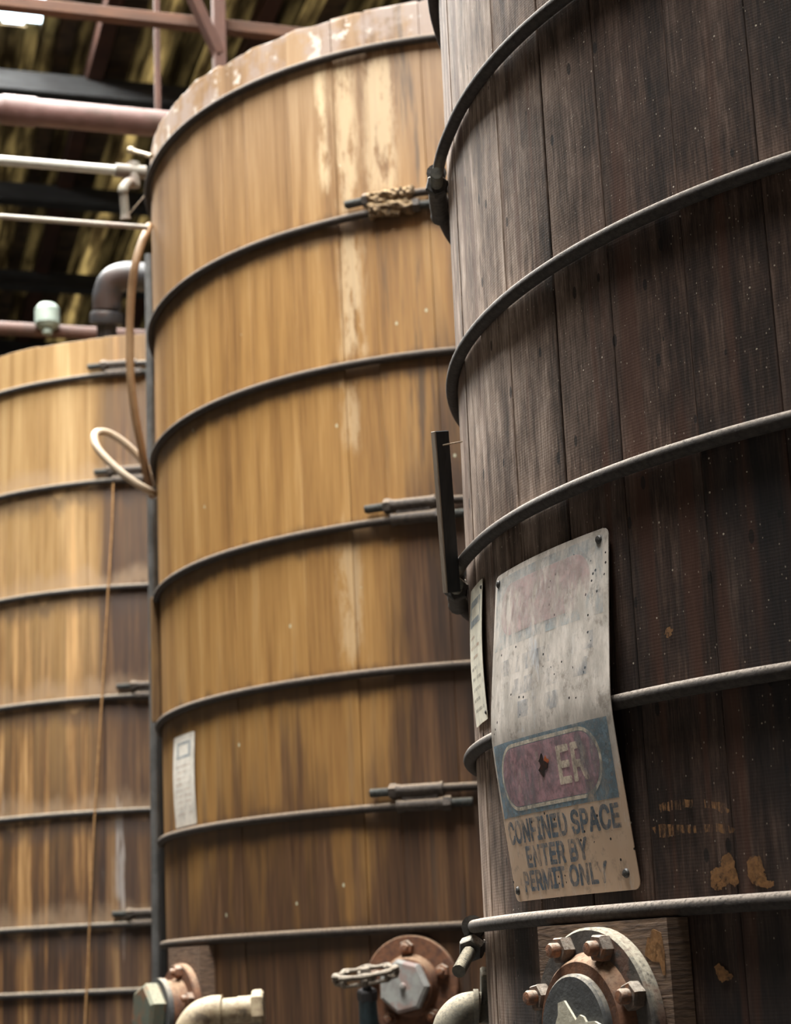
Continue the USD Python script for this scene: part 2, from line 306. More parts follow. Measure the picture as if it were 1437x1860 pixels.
def wood_mid():
    g = Wood('M', -1.9)
    r3 = g.n('vector_math', math_type='scale', vector1=(3.1, 1.7, 9.0), scale=g.rnd()) + '.vector'
    streak = g.noise((13, 13, .65), 1, 6, .62, off=r3); fine = g.noise((110, 110, 3), 1, 4, .65, off=r3)
    broad = g.noise((3.2, 3.2, .9), 1, 4, .55)
    tone = g.math('add', g.math('multiply', streak, .7), g.math('multiply', fine, .3))
    pale = g.ramp(tone, [(.33, (.155, .074, .022)), (.44, (.25, .126, .038)), (.54, (.34, .182, .056)), (.68, (.47, .285, .115))])
    top = g.ramp(tone, [(.33, (.13, .073, .035)), (.44, (.205, .118, .058)), (.54, (.27, .163, .083)), (.68, (.38, .255, .145))])
    pale = g.mixc(g.step(g.h, 3.6, 4.7), pale, top)  # greyer and darker towards the top: haze put into the wood colour
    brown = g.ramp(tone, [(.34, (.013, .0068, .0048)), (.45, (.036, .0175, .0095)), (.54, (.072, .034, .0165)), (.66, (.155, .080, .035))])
    # age staining creeps up from the bottom in streaks; the neighbour vat's shade is painted into its side
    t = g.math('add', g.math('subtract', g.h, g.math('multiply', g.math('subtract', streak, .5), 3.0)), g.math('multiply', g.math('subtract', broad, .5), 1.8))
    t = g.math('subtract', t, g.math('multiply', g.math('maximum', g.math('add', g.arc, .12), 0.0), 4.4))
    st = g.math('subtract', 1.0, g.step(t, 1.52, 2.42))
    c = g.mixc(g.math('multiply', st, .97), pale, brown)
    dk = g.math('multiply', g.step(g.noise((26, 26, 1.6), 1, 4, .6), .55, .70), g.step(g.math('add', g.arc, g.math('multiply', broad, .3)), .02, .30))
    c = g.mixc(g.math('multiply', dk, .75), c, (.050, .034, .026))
    # pale run marks
    for b, f in (((572, 112, 596, 335), .85), ((606, 118, 650, 372), .6), ((655, 105, 722, 345), .55), ((615, 425, 662, 640), .6), ((618, 690, 655, 800), .45), ((610, 965, 660, 1195), .42)):
        mk = g.math('multiply', g.box(*b, soft=.02, jit=.08, zj=3.0), g.step(g.noise((24, 24, 6), 1, 5, .68), .37, .52))
        c = g.mixc(g.math('multiply', mk, f), c, (.62, .47, .29))
    # worn rim above the top hoop: lilac grey and chalky patches
    rim = g.math('multiply', g.step(g.h, EYE + 3.03, EYE + 3.06), g.step(g.noise((9, 9, 9), 1, 4, .6), .42, .60))
    c = g.mixc(g.math('multiply', rim, .75), c, (.30, .235, .205))
    rim2 = g.math('multiply', g.step(g.h, EYE + 3.03, EYE + 3.06), g.step(g.noise((13, 13, 13), 1, 4, .6, off=(5., 3., 1.)), .58, .66))
    c = g.mixc(rim2, c, (.50, .44, .38))
    # hoop shadows painted as dark lines under the hoops; chalk specks
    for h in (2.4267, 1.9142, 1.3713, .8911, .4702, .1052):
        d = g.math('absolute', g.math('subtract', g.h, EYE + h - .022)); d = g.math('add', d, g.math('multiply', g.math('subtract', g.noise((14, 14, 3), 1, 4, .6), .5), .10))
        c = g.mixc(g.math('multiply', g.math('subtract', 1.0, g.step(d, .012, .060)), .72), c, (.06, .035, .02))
    vo = g.n('voronoi_texture', vector=g.n('mapping', vector=g.pos(), scale=(9.0, 9.0, 6.0)) + '.vector', scale=1.0)
    c = g.mixc(g.math('multiply', g.math('less_than', vo + '.distance', .04), .6), c, (.60, .62, .45))
    return g.build('wood_mid', c, .55, tone, .30, .003, spec=.42)
def wood_far():
    g = Wood('L', -1.98)
    r3 = g.n('vector_math', math_type='scale', vector1=(3.1, 1.7, 9.0), scale=g.rnd()) + '.vector'
    streak = g.noise((12, 12, .55), 1, 6, .62, off=r3); fine = g.noise((70, 70, 2), 1, 4, .65, off=r3)
    broad = g.noise((4, 4, 1.6), 1, 4, .6)
    tone = g.math('add', g.math('multiply', streak, .7), g.math('multiply', fine, .3))
    pale = g.ramp(tone, [(.34, (.18, .099, .036)), (.45, (.29, .170, .066)), (.54, (.37, .23, .098)), (.66, (.50, .345, .17))])
    brown = g.ramp(tone, [(.36, (.014, .008, .007)), (.44, (.042, .022, .014)), (.50, (.095, .047, .021)), (.56, (.22, .115, .043)), (.64, (.46, .27, .115))])
    t = g.math('add', g.math('subtract', g.h, g.math('multiply', g.math('subtract', streak, .5), 5.0)), g.math('multiply', g.math('subtract', broad, .5), .7))
    t = g.math('subtract', t, g.math('multiply', g.step(g.math('add', g.arc, g.math('multiply', g.math('subtract', fine, .5), .10)), .30, .36), 1.55))
    st = g.math('subtract', 1.0, g.step(t, 1.9, 4.0))
    c = g.mixc(st, pale, brown)
    rc = g.math('multiply', g.step(g.math('add', g.arc, g.math('multiply', g.math('subtract', fine, .5), .12)), .30, .38), g.math('subtract', 1.0, g.step(g.h, EYE + 2.66, EYE + 2.74)))
    c = g.mixc(g.math('multiply', rc, .55), c, (.075, .043, .028))
    wh = g.math('multiply', g.step(g.noise((16, 16, 1.2), 1, 4, .6, off=(2., 8., 4.)), .64, .70), g.math('subtract', 1.0, g.step(g.h, EYE + .7, EYE + 1.3)))
    c = g.mixc(g.math('multiply', wh, .5), c, (.45, .42, .40))
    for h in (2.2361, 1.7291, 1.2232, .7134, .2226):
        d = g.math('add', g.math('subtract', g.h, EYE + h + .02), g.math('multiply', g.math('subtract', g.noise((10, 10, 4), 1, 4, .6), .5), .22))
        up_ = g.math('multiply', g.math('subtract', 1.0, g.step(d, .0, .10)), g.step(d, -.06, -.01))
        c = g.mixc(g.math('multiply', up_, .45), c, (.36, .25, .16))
        lo = g.math('multiply', g.math('subtract', 1.0, g.step(d, -.05, -.03)), g.step(d, -.16, -.07))  # dark band below each hoop: the hoop's shadow put into the colour
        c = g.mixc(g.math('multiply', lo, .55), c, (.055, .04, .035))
    return g.build('wood_far', c, .6, tone, .3, .003, spec=.4)
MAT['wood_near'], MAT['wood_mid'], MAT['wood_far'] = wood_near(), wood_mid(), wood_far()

def stave(k, a0, a1, h0, h1, jr, ch=.0014, th=.055, gap=.0004, rough_top=False):
    R = rad(k, 0); da = gap / R; c = ch / R
    A = np.concatenate([[a0 + da], np.linspace(a0 + da + c, a1 - da - c, 5), [a1 - da]])
    off = np.array([-ch] + [0.0] * 5 + [-ch]) + jr
    hs = [h0, h1 - ch, h1]
    rows = []
    for i, h in enumerate(hs):
        o = off - (ch if i == 2 else 0)
        top = h + (rng.normal(0, .005, 7) if rough_top and i == 2 else 0) + (np.full(7, -.004) if rough_top and i == 1 else 0)
        rows.append(np.vstack([on(k, A, top, o), on(k, np.array([a1 - da, a0 + da]), h, -th)]))
    n = 9; V_ = np.vstack(rows); F = []
    for i in range(2):
        for q in range(n):
            w = (q + 1) % n
            F += [[i * n + q, i * n + w, (i + 1) * n + w], [i * n + q, (i + 1) * n + w, (i + 1) * n + q]]
    for q in range(1, n - 1):
        F += [[0, q + 1, q], [2 * n, 2 * n + q, 2 * n + q + 1]]
    return trimesh.Trimesh(V_, F, process=False)

def ring(k, h, rod, n=200, lug=None, K=12, rise=.046, drop=False):
    """hoop rod: a closed ring, or with a lug a rod of one turn whose right end climbs to the upper barrel"""
    if lug is None:
        a = np.arange(n) / n * 2 * np.pi
        return tube(on(k, a, h, rod), rod, K, closed=True)
    R = rad(k, h); tip = .155 / R
    a = np.linspace(lug + (.07 / R if drop else tip), lug - 2 * np.pi - tip, n + 40)
    e = np.clip((lug - 2 * np.pi + .75 - a) / .62, 0, 1); e = e * e * (3 - 2 * e)
    near = np.clip(1 - np.minimum(np.abs(a - lug), np.abs(a - lug + 2 * np.pi)) / .22, 0, 1)
    hh = h + rise * e
    if drop:                                             # the right end keeps the level, the left end dips to the lower barrel
        e = np.clip((a - lug + .75) / .62, 0, 1); hh = h - rise * e * e * (3 - 2 * e)
    P = on(k, a, hh, rod + .011 * near)
    return tube(P, rod, K)
def add_lug(hoop, k, a, h, rod, mat, rise=.046, crust=False, tilt=0.0):
    """cast double barrel with a nut and a threaded end on each side (s to the right along the hoop)"""
    R = rad(k, h); o = rod + .011
    def loc(s_, n_, z_): return on(k, a + s_ / R, h + z_, n_)
    ms = []
    for z_ in (0, rise):
        S = np.linspace(-.072, .072, 9)
        rr = np.where(np.abs(S) > .058, .0215, .0185)
        ms.append(tube(np.array([loc(x, o, z_) for x in S]), rr, 14))
    web = trimesh.convex.convex_hull(np.array([loc(x, n_, z_) for x in (-.055, .055) for n_ in (o - .012, o + .010) for z_ in (.008, rise - .008)]))
    body = trimesh.util.concatenate(ms + [web])
    if crust:
        body = trimesh.util.concatenate([body.subdivide().subdivide()]); nv = meshkit.noise(body.vertices * 90, 3) - .4
        body = trimesh.Trimesh(body.vertices + trimesh.Trimesh(body.vertices, body.faces, process=False).vertex_normals * (nv * .022)[:, None], body.faces, process=False)
    obj('lug', body, MAT['lug_crust'] if crust else mat, hoop)
    for sgn, z_ in ((1, 0.0), (-1, rise)):
        d_ = tilt if sgn > 0 else 0
        A, B = loc(sgn * .072, o, z_), loc(sgn * .094, o + d_ * .011, z_ - d_ * .014)
        obj('nut', hexnut(A, B - A, .025, .024, .3), mat, hoop)
        S = np.linspace(.094, .158, 26); P = np.array([loc(sgn * x, o + d_ * (x - .072) * .5, z_ - d_ * (x - .072) * .62) for x in S])
        obj('threaded_end', tube(P, rod * np.where(np.arange(26) % 2, 1.03, .9), 10), MAT['elbow_tan' if k == 'R' else 'thread'], hoop)

def vat(name, k, label, seams, h_top, mat, hoops, rod, rodmat, lugs, lugmat, rough=False, wide=()):
    cx, cy = VAT[k][:2]
    t = thing(name, (cx, cy, 0), label, 'vat')
    for i in range(len(seams)):
        a0, a1 = seams[i], seams[(i + 1) % len(seams)]
        if a1 <= a0: a1 += 2 * math.pi
        g0 = .0026 if i in wide else 0; g1 = .0026 if (i + 1) % len(seams) in wide else 0
        jr = rng.normal(0, .0009)
        obj('stave', stave(k, a0 + g0 / 1.25, a1 - g1 / 1.25, -EYE + .012, h_top + rng.normal(0, .0022), jr, rough_top=rough), mat, t, smooth=25)
    for q, h in enumerate(hoops):
        a = lugs.get(q)
        near_ = k == 'R'; ri = .034 if near_ else .046
        hp = obj('hoop', ring(k, h, rod, lug=a, rise=ri, drop=near_, K=16 if near_ else 12), rodmat, t, smooth=50)
        if a is not None: add_lug(hp, k, a, h - (ri if near_ else 0), rod, lugmat, rise=ri, crust=(k == 'M' and q == 1), tilt=(.85 if q == 5 else .12) if near_ else 0.0)
    hd = lambda h: lathe([(0, 0), (rad(k, h) - .056, 0), (rad(k, h) - .056, .05), (0, .05)], (cx, cy, EYE + h), Z, 48)
    obj('vat_head', hd(h_top - .14), MAT['head'], t)
    obj('vat_bottom', hd(-EYE + .10), MAT['head'], t)
    return t
def seam_list(anchor, n, jit):
    w = 2 * math.pi / n
    a = anchor + np.arange(n) * w + rng.normal(0, jit, n) * w; a[0] = anchor
    return a
sR = seam_list(-2.6479, 49, .10); sR[1], sR[2] = -2.5269, -2.3954
sM = seam_list(hit('M', 527, 310)[0], 50, .12)
sL = seam_list(-1.9770, 44, .15); sL[1] = sL[0] + .20
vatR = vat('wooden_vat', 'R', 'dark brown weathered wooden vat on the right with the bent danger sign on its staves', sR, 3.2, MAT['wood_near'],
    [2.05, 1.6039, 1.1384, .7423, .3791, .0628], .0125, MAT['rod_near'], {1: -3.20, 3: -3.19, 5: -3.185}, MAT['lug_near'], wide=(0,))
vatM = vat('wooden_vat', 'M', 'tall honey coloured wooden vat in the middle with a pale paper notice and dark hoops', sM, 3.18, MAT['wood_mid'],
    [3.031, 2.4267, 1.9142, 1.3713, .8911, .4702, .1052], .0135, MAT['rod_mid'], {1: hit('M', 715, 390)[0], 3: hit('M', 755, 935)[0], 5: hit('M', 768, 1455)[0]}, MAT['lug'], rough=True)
vatL = vat('wooden_vat', 'L', 'farthest wooden vat at the left, yellow above and brown streaked below', sL, 2.952, MAT['wood_far'],
    [2.7567, 2.2361, 1.7291, 1.2232, .7134, .2226, -.0587], .0135, MAT['rod_far'], {0: hit('L', 222, 672)[0], 1: hit('L', 235, 868)[0], 3: hit('L', 278, 1255)[0], 5: hit('L', 272, 1665)[0]}, MAT['lug'])

# ------------------------------------------------------------------ the shed
floor = obj('floor', boxm(uv(0, 10, -.05), U, V, Z, (13.0, 30, .1)), MAT['floor']); tag(floor, 'grey concrete floor of the vat shed below the frame', 'floor', kind='structure')
wl = obj('wall_left', boxm(uv(-6.2, 10, 4.45), U, V, Z, (.15, 30, 8.9)), MAT['wall']); tag(wl, kind='structure')
wb = obj('wall_back', boxm(uv(0, 25.0, 4.45), U, V, Z, (12.4, .15, 8.9)), MAT['wall']); tag(wb, kind='structure')
wr = obj('wall_right', boxm(uv(6.2, 10, 4.45), U, V, Z, (.15, 30, 8.9)), MAT['wall']); tag(wr, kind='structure')
wf = obj('wall_front', boxm(uv(0, -4.9, 4.45), U, V, Z, (12.4, .15, 8.9)), MAT['wall']); tag(wf, kind='structure')
ceil = thing('ceiling', uv(0, 10, EYE + HR), kind='structure')
def on_roof(x, y, h=HR):
    D = ray(x, y); P = D * (h / D[2]); return P @ U, P @ V
u = -6.2; i = 0
sk_u, sk_v = (SKU0 + SKU1) / 2, (SKV0 + SKV1) / 2
while u < 6.2:
    w = .155 + rng.uniform(-.03, .03); dz = .024 * (i % 2) + rng.uniform(0, .004)
    yellow = rng.random() < .72
    segs = [(-5.0, 25.0)]
    if SKU0 - .1 < u < SKU1 - .05: segs = [(-5.0, SKV0), (SKV1, 25.0)]
    for a, b in segs:
        obj('roof_board', boxm(uv(u + w / 2, (a + b) / 2, EYE + HR + .02 + dz), U, V, Z, (w + .02, b - a, .022), .003), MAT['roof_board'] if yellow else MAT['roof_board_dark'], ceil)
    u += w; i += 1
pv = on_roof(60, 352, HR - .2)[1]; dv = pv - on_roof(60, 152, HR - .2)[1]
for q in range(-8, 10):
    vv = pv + q * dv
    if -4.8 < vv < 24.8: obj('purlin', boxm(uv(0, vv, EYE + HR - .22), U, V, Z, (12.3, .16, .17), .008), MAT['purlin'], ceil)
for q in range(13):
    uu = on_roof(170, 120)[0] + (q - 6) * 1.15
    if -6 < uu < 6: obj('rafter', boxm(uv(uu, 10, EYE + HR - .08), U, V, Z, (.13, 29.8, .16), .006), MAT['rafter'], ceil)
# roof truss members over the middle vat
def bar(a, b, w, d, mat, name, parent=None, ref=Z):
    a, b = np.array(a), np.array(b); x = norm(b - a); y = norm(np.cross(ref if abs(x @ ref) < .95 else U, x)); z = np.cross(x, y)
    return obj(name, boxm((a + b) / 2, x, y, z, (np.linalg.norm(b - a), w, d), .004), mat, parent)
T0 = at(300, 38, 8.6)
bar(T0 - U * 5, T0 + U * 4, .06, .06, MAT['tie_beam'], 'tie_beam', ceil)
P1 = at(399, 112, 8.5); top = P1.copy(); top[2] = EYE + HR - .1
bar(P1 - Z * .45, top, .06, .06, MAT['rafter'], 'king_post', ceil)
bar(at(398, 100, 8.5), at(335, -40, 8.5), .055, .05, MAT['rafter'], 'brace', ceil)
P2 = at(287, 200, 9.0); top = P2.copy(); top[2] = EYE + HR - .1
bar(P2 - Z * .1, top, .03, .03, MAT['rafter'], 'hanger_rod', ceil)
sky = obj('skylight_panel', boxm(uv(sk_u, sk_v, EYE + HR + .10), U, V, Z, (SKU1 - SKU0 + .3, SKV1 - SKV0 + .3, .006)), None, ceil)
g = G(); p = g.n('mix_closure', fac=.6, closure1=g.n('transparent_bsdf', color=(.9, .93, .95)) + '.BSDF', closure2=g.n('translucent_bsdf', color=(.8, .85, .88)) + '.BSDF') + '.closure'
MAT['skylight'] = usdkit.material(stage, '/World/Looks/skylight', g.nodes, g.links, surface=p)
UsdShade.MaterialBindingAPI.Apply(sky).Bind(MAT['skylight'])

# ------------------------------------------------------------------ pipes and hoses, upper left
def pipe_u(end, length, r, mat, k=16, n=40): return tube(line(end - U * length, end, n), r, k)
e = at(300, 226, 8.35)
pk = thing('pipe', e - U * 2.5, 'thick faded pink overhead pipe running to the top of the middle vat', 'pipe')
obj('pipe_run', tube(line(e - U * 5.0, e + U * .6, 30), .064, 20), MAT['pink_pipe'], pk)
obj('coupling', tube(line(e - U * .75, e - U * .60, 4), .070, 20), MAT['pink_pipe'], pk)
e = at(243, 312, 6.75)
wp = thing('pipe', e, 'white overhead pipe ending in a tee beside the middle vat', 'pipe')
obj('pipe_run', pipe_u(e, 4.2, .0185, MAT['white_pipe']), MAT['white_pipe'], wp)
obj('tee', [tube(line(e - U * .07, e + U * .045, 5), .027, 14), tube(line(e + Z * .035, e - Z * .06, 4), .025, 14)], MAT['fitting'], wp)
q0, q1, q2 = at(238, 332, 6.72), at(224, 345, 6.66), at(228, 398, 6.66)
obj('drop_elbow', tube(bez([q0, (q0 + q1) / 2 + Z * .01, q1, (q1 * .7 + q2 * .3), q2], 6), [.020] * 15 + [.017] * 9 + [.021], 14), MAT['fitting'], wp)
obj('brace_wire', tube(line(at(232, 392, 6.7), at(262, 356, 6.75), 4), .003, 6), MAT['wire'], wp)
e = at(268, 413.5, 6.85)
tag(obj('pipe', tube(line(e - U * 4.2, e, 20), .0105, 12), MAT['thin_pipe']), 'thin pale pipe strung below the white pipe', 'pipe')
# brass stub by the rim
e0, e1 = at(237, 273, 6.9), at(275, 284, 6.75)
tag(obj('pipe_stub', [tube(line(e0, e1, 5), .009, 12), tube(line(e0 - (e1 - e0) * .02, e0 + (e1 - e0) * .15, 3), .014, 12)], MAT['brass_dusty']), 'short brass pipe stub beside the rim of the middle vat', 'pipe stub')
# big dark elbow dropping into the far vat
DE = 8.95
el = thing('pipe_elbow', at(198, 600, DE), 'large dark grey pipe elbow dropping onto the far left vat', 'pipe elbow')
c0, c1, c2, c3, c4 = at(275, 505, DE), at(232, 502, DE), at(205, 512, DE), at(195, 538, DE), at(195, 562, DE)
obj('elbow', tube(bez([c0, c1, c2, c3, c4], 8), .073, 20), MAT['dark_elbow'], el)
obj('collar', tube(line(at(195, 556, DE), at(195, 566, DE), 3), .060, 18), MAT['dark_elbow'], el)
obj('flange_ring', lathe([(.04, 0), (.082, 0), (.085, .01), (.085, .05), (.078, .062), (.04, .062)], at(194, 590, DE), norm(at(195, 560, DE) - at(194, 590, DE)), 24), MAT['dark_elbow'], el)
obj('drop_pipe', tube(line(at(194, 590, DE), at(194, 660, DE), 4), .05, 16), MAT['dark_elbow'], el)
e = at(175, 606, 10.6)
tag(obj('pipe', tube(line(e - U * 4, e + U * 1.2, 20), .040, 16), MAT['red_pipe']), 'rusty red pipe passing behind the rim of the far left vat', 'pipe')
pc = e - U * 0; pc = at(86, 574, 10.45)
gp = thing('valve_cap', pc, 'round pale green cap standing on the rusty red pipe', 'valve cap')
obj('cap', lathe([(0, -.075), (.05, -.075), (.073, -.05), (.073, .04), (.05, .07), (.02, .08), (0, .08)], pc, Z, 20), MAT['green_pale'], gp)
obj('neck', tube(line(pc - Z * .07, pc - Z * .11, 3), .03, 12), MAT['green_pale'], gp)
# tan hose down the gap between the vats, looping out at the bottom
hz = [(272, 410, 6.95), (258, 440, 6.86), (246, 480, 6.8), (239, 530, 6.8), (236, 600, 6.8), (237, 680, 6.8), (245, 750, 6.82), (256, 810, 6.86), (268, 870, 6.95), (276, 900, 7.05)]
tag(obj('hose', tube(bez([at(*p_) for p_ in hz], 8), .0155, 14), MAT['hose']), 'tan hose hanging down between the far left and middle vats', 'hose')
hz = [(279, 884, 7.0), (262, 842, 7.0), (228, 806, 6.98), (195, 786, 6.95), (173, 788, 6.88), (176, 812, 6.80), (205, 845, 6.76), (240, 873, 6.76), (268, 890, 6.8), (282, 897, 6.9)]
tag(obj('hose', tube(bez([at(*p_) for p_ in hz], 8), .0145, 14), MAT['hose_white']), 'pale loop of hose sticking out between the far left and middle vats', 'hose')
# posts in the gap
def vert(x, y, d, h0, h1): p_ = at(x, y, d); return line((p_[0], p_[1], EYE + h0), (p_[0], p_[1], EYE + h1), 6)
tag(obj('pole', tube(vert(274, 800, 7.2, -EYE, 2.9), .017, 12), MAT['grey_pole']), 'thin grey conduit standing upright against the left edge of the middle vat', 'pole')
tag(obj('post', tube(vert(291, 1500, 7.05, -EYE, 1.9), .034, 12), MAT['dark_pole']), 'dark post in the gap between the far left and middle vats', 'post')
a_, b_ = at(281, 1085, 6.72), at(284, 1312, 6.62)
bp = bar(a_, b_, .018, .034, MAT['batten_brown'], 'batten', None, ref=U); tag(bp, 'brown wooden batten standing at the left edge of the middle vat', 'batten')
# twine down the far vat
tw = [(206, 866), (203, 960), (196, 1080), (188, 1220), (180, 1350), (172, 1480), (166, 1600), (160, 1740), (154, 1870)]
P = []
for x, y in tw:
    a, h = hit('L', x, y, .034); P.append(on('L', a, h, .034))
tag(obj('twine', tube(bez(P, 5), .0042, 6), MAT['twine']), 'orange brown twine hanging down the front of the far left vat', 'twine')

# ------------------------------------------------------------------ flanges with timber pads
def local(k, a, h):
    n_ = np.array([math.cos(a), math.sin(a), 0]); t_ = np.array([-math.sin(a), math.cos(a), 0])
    o = on(k, a, h, 0)
    return o, t_, n_
def flange(name, k, a, h, label, pad, mats, rf=.15, rb=.128, nb=8, brot=.5, thick=.026, hub=(.104, .05), cap=None, tilt=0, padoff=0):
    o, t_, n_ = local(k, a, h)
    th = thing(name, o, label, 'flange')
    base = 0.004
    if pad:
        w, z0, z1, d = pad; R = rad(k, h); S = np.linspace(-w / 2, w / 2, 13) + padoff
        poly = Polygon([(x, -x * x / (2 * R) + .002) for x in S] + [(S[-1], d), (S[0], d)])
        pb = trimesh.creation.extrude_polygon(poly, z1 - z0)
        pb.apply_transform(frame_mat(o + Z * (z0 - h), t_, n_, Z))
        pb.fix_normals()
        obj('pad_board', pb, mats['pad'], th, smooth=20); base = d
    f0 = o + n_ * base
    obj('flange_plate', lathe([(0, 0), (rf - .003, 0), (rf, .003), (rf, thick - .004), (rf - .004, thick), (0, thick)], f0, n_, 56), mats['plate'], th, smooth=40)
    hr, hl = hub; f1 = f0 + n_ * thick
    obj('hub', lathe([(hr * .6, 0), (hr + .010, 0), (hr + .003, .010), (hr, hl - .004), (hr - .004, hl), (hr * .6, hl)], f1, n_, 48), mats['hub'], th, smooth=40)
    for i in range(nb):
        t = (i + brot) / nb * 2 * math.pi
        c = f1 + rb * (math.cos(t) * t_ + math.sin(t) * Z)
        hd = obj('bolt', hexnut(c, n_, .0215, .020, rng.uniform(0, 1)), mats['bolt'], th, smooth=20)
        obj('bolt_end', lathe([(0, 0), (.0115, 0), (.0115, .014), (.009, .018), (0, .019)], c + n_ * .018, n_, 14), MAT['rust_bolt'], hd)
    return th, f1, t_, n_
mR = dict(pad=MAT['pad_board'], plate=MAT['iron_grey'], hub=MAT['rust'], bolt=MAT['bolt_nut'])
aR, hRf = hit('R', 1062, 1872, .07)
fr, f1, t_, n_ = flange('tank_flange', 'R', aR, hRf, 'grey round bolted flange on a timber pad at the foot of the dark vat', (.330, -.40, .049, .030), mR, padoff=.0, hub=(.104, .022))
cc = f1 + n_ * .017
obj('cap', lathe([(0, 0), (.082, 0), (.083, .004), (.083, .014), (.079, .018), (0, .020)], cc, n_, 48), MAT['cap_grey'], fr, smooth=40, label='flat grey end cap')
# splash of pale droppings on the cap
ang = np.linspace(0, 2 * np.pi, 26, endpoint=False); rr = .042 * (1 + .35 * np.sin(3 * ang + 1) + .2 * np.sin(7 * ang))
sp_ = trimesh.creation.extrude_polygon(Polygon(np.c_[rr * np.cos(ang) * 1.15, rr * np.sin(ang)]), .004)
sp_.apply_transform(frame_mat(cc + n_ * .0195 + t_ * .012 - Z * .008, t_, Z, n_)); sp_.fix_normals()
obj('dried_splash', sp_, MAT['guano'], fr, label='pale dried splash on the cap')
mM = dict(pad=MAT['pad_board'], plate=MAT['rust'], hub=MAT['rust'], bolt=MAT['rust_bolt'])
aM, hMf = hit('M', 741, 1791, .05)
fm, f1, t_, n_ = flange('tank_flange', 'M', aM, hMf, 'rusty round flange with a grey hexagonal plug low on the middle vat', None, mM, rf=.148, rb=.112, nb=5, brot=1.28, thick=.022, hub=(.082, .05))
obj('plug', hexnut(f1 + n_ * .04, n_ - t_ * .10, .080, .03, .42, n=7), MAT['plug_grey'], fm, smooth=15, label='flat grey hexagonal plug')
obj('plug_pip', lathe([(0, 0), (.010, 0), (.008, .012), (0, .014)], f1 + n_ * .07, n_, 12), MAT['plug_grey'], fm)
aS, hS = hit('M', 338, 1836, .045)
mL = dict(pad=MAT['pad_board'], plate=MAT['rust'], hub=MAT['rust'], bolt=MAT['rust_bolt'])
fl, f1, t_, n_ = flange('tank_flange', 'M', aS, hS, 'rusty flange on a timber pad with a greenish bronze plug, left side of middle vat', (.26, hS - .25, .088, .05), mL, rf=.152, rb=.128, nb=6, brot=.3, hub=(.098, .055))
obj('plug_collar', lathe([(0, 0), (.108, 0), (.108, .018), (0, .018)], f1 + n_ * .055, n_, 40), MAT['cap_grey'], fl)
obj('plug', hexnut(f1 + n_ * .073, n_, .096, .055, .3), MAT['bronze'], fl, smooth=15, label='greenish bronze hexagonal plug')

# ------------------------------------------------------------------ valve and elbows at the bottom
D0 = 5.10
hub_c = at(664, 1766, D0)
gv = thing('gate_valve', at(672, 1860, D0), 'gate valve with a small scalloped handwheel and dark teal body before the middle vat', 'valve')
ax = norm(Z + RT * -.10 + FW * -.14)
x_ = norm(np.cross(ax, FW)); y_ = np.cross(ax, x_)
N_ = 96; ta = np.arange(N_) / N_ * 2 * np.pi; rw = .083 + .006 * np.cos(8 * ta)
obj('handwheel_rim', tube(hub_c + rw[:, None] * (np.cos(ta)[:, None] * x_ + np.sin(ta)[:, None] * y_), .0075 + .002 * np.cos(8 * ta), 8, closed=True), MAT['handwheel'], gv)
obj('handwheel_rim', tube(hub_c - ax * .022 + (rw * .97)[:, None] * (np.cos(ta)[:, None] * x_ + np.sin(ta)[:, None] * y_), .0055, 8, closed=True), MAT['handwheel'], gv)
for i in range(8):
    t = i / 8 * 2 * np.pi; d = math.cos(t) * x_ + math.sin(t) * y_
    obj('rim_rib', tube(np.array([hub_c + d * .082 + ax * .004, hub_c + d * .09 - ax * .010, hub_c + d * .082 - ax * .024]), .009, 8), MAT['handwheel'], gv)
for i in range(4):
    t = i / 4 * 2 * np.pi + .3; d = math.cos(t) * x_ + math.sin(t) * y_
    obj('spoke', tube(line(hub_c - ax * .012, hub_c + d * .08 - ax * .010, 4), .0075, 8), MAT['handwheel'], gv)
obj('handwheel_hub', lathe([(0, -.03), (.02, -.03), (.016, .0), (.014, .012), (0, .014)], hub_c, ax, 16), MAT['handwheel'], gv)
base_v = at(671, 1870, D0); nutp = at(667, 1806, D0); vd = norm(nutp - base_v)
obj('stem', tube(line(nutp, hub_c - ax * .02, 4), .013, 12), MAT['dark_elbow'], gv)
obj('bonnet_nut', hexnut(nutp - vd * .018, vd, .029, .032, .2), MAT['dark_elbow'], gv, smooth=20)
obj('valve_body', tube(np.array([nutp - vd * .012, nutp - vd * .02, nutp - vd * .09, nutp - vd * .10, nutp - vd * .3]), [.024, .026, .028, .032, .034], 18), MAT['teal_dark'], gv)
# dusty brass pipe with elbow, left of the valve
D1 = 5.25
bp_ = thing('pipe_elbow', at(350, 1860, D1), 'dusty brass pipe with elbow and hex nut at the foot of the middle vat', 'pipe elbow')
pA, pB = at(398, 1838, D1), at(462, 1833, D1)
dx = norm(pB - pA)
obj('pipe_run', tube(line(pA, pB, 5), .0375, 24), MAT['brass_dusty'], bp_)
obj('coupling', tube(np.array([pA + dx * .055, pA + dx * .058, pB - dx * .004, pB]), [.0375, .040, .040, .037], 24), MAT['brass_dusty'], bp_)
obj('hex_nut', hexnut(pB - dx * .005, dx, .056, .034, .35), MAT['brass_dusty'], bp_, smooth=20)
obj('elbow', tube(bez([at(404, 1837, D1), at(385, 1838, D1), at(362, 1848, D1 - .01), at(345, 1872, D1 - .02), at(340, 1900, D1 - .02)], 8), [.050] + [.046] * 30 + [.046, .05], 24), MAT['brass_dusty'], bp_)
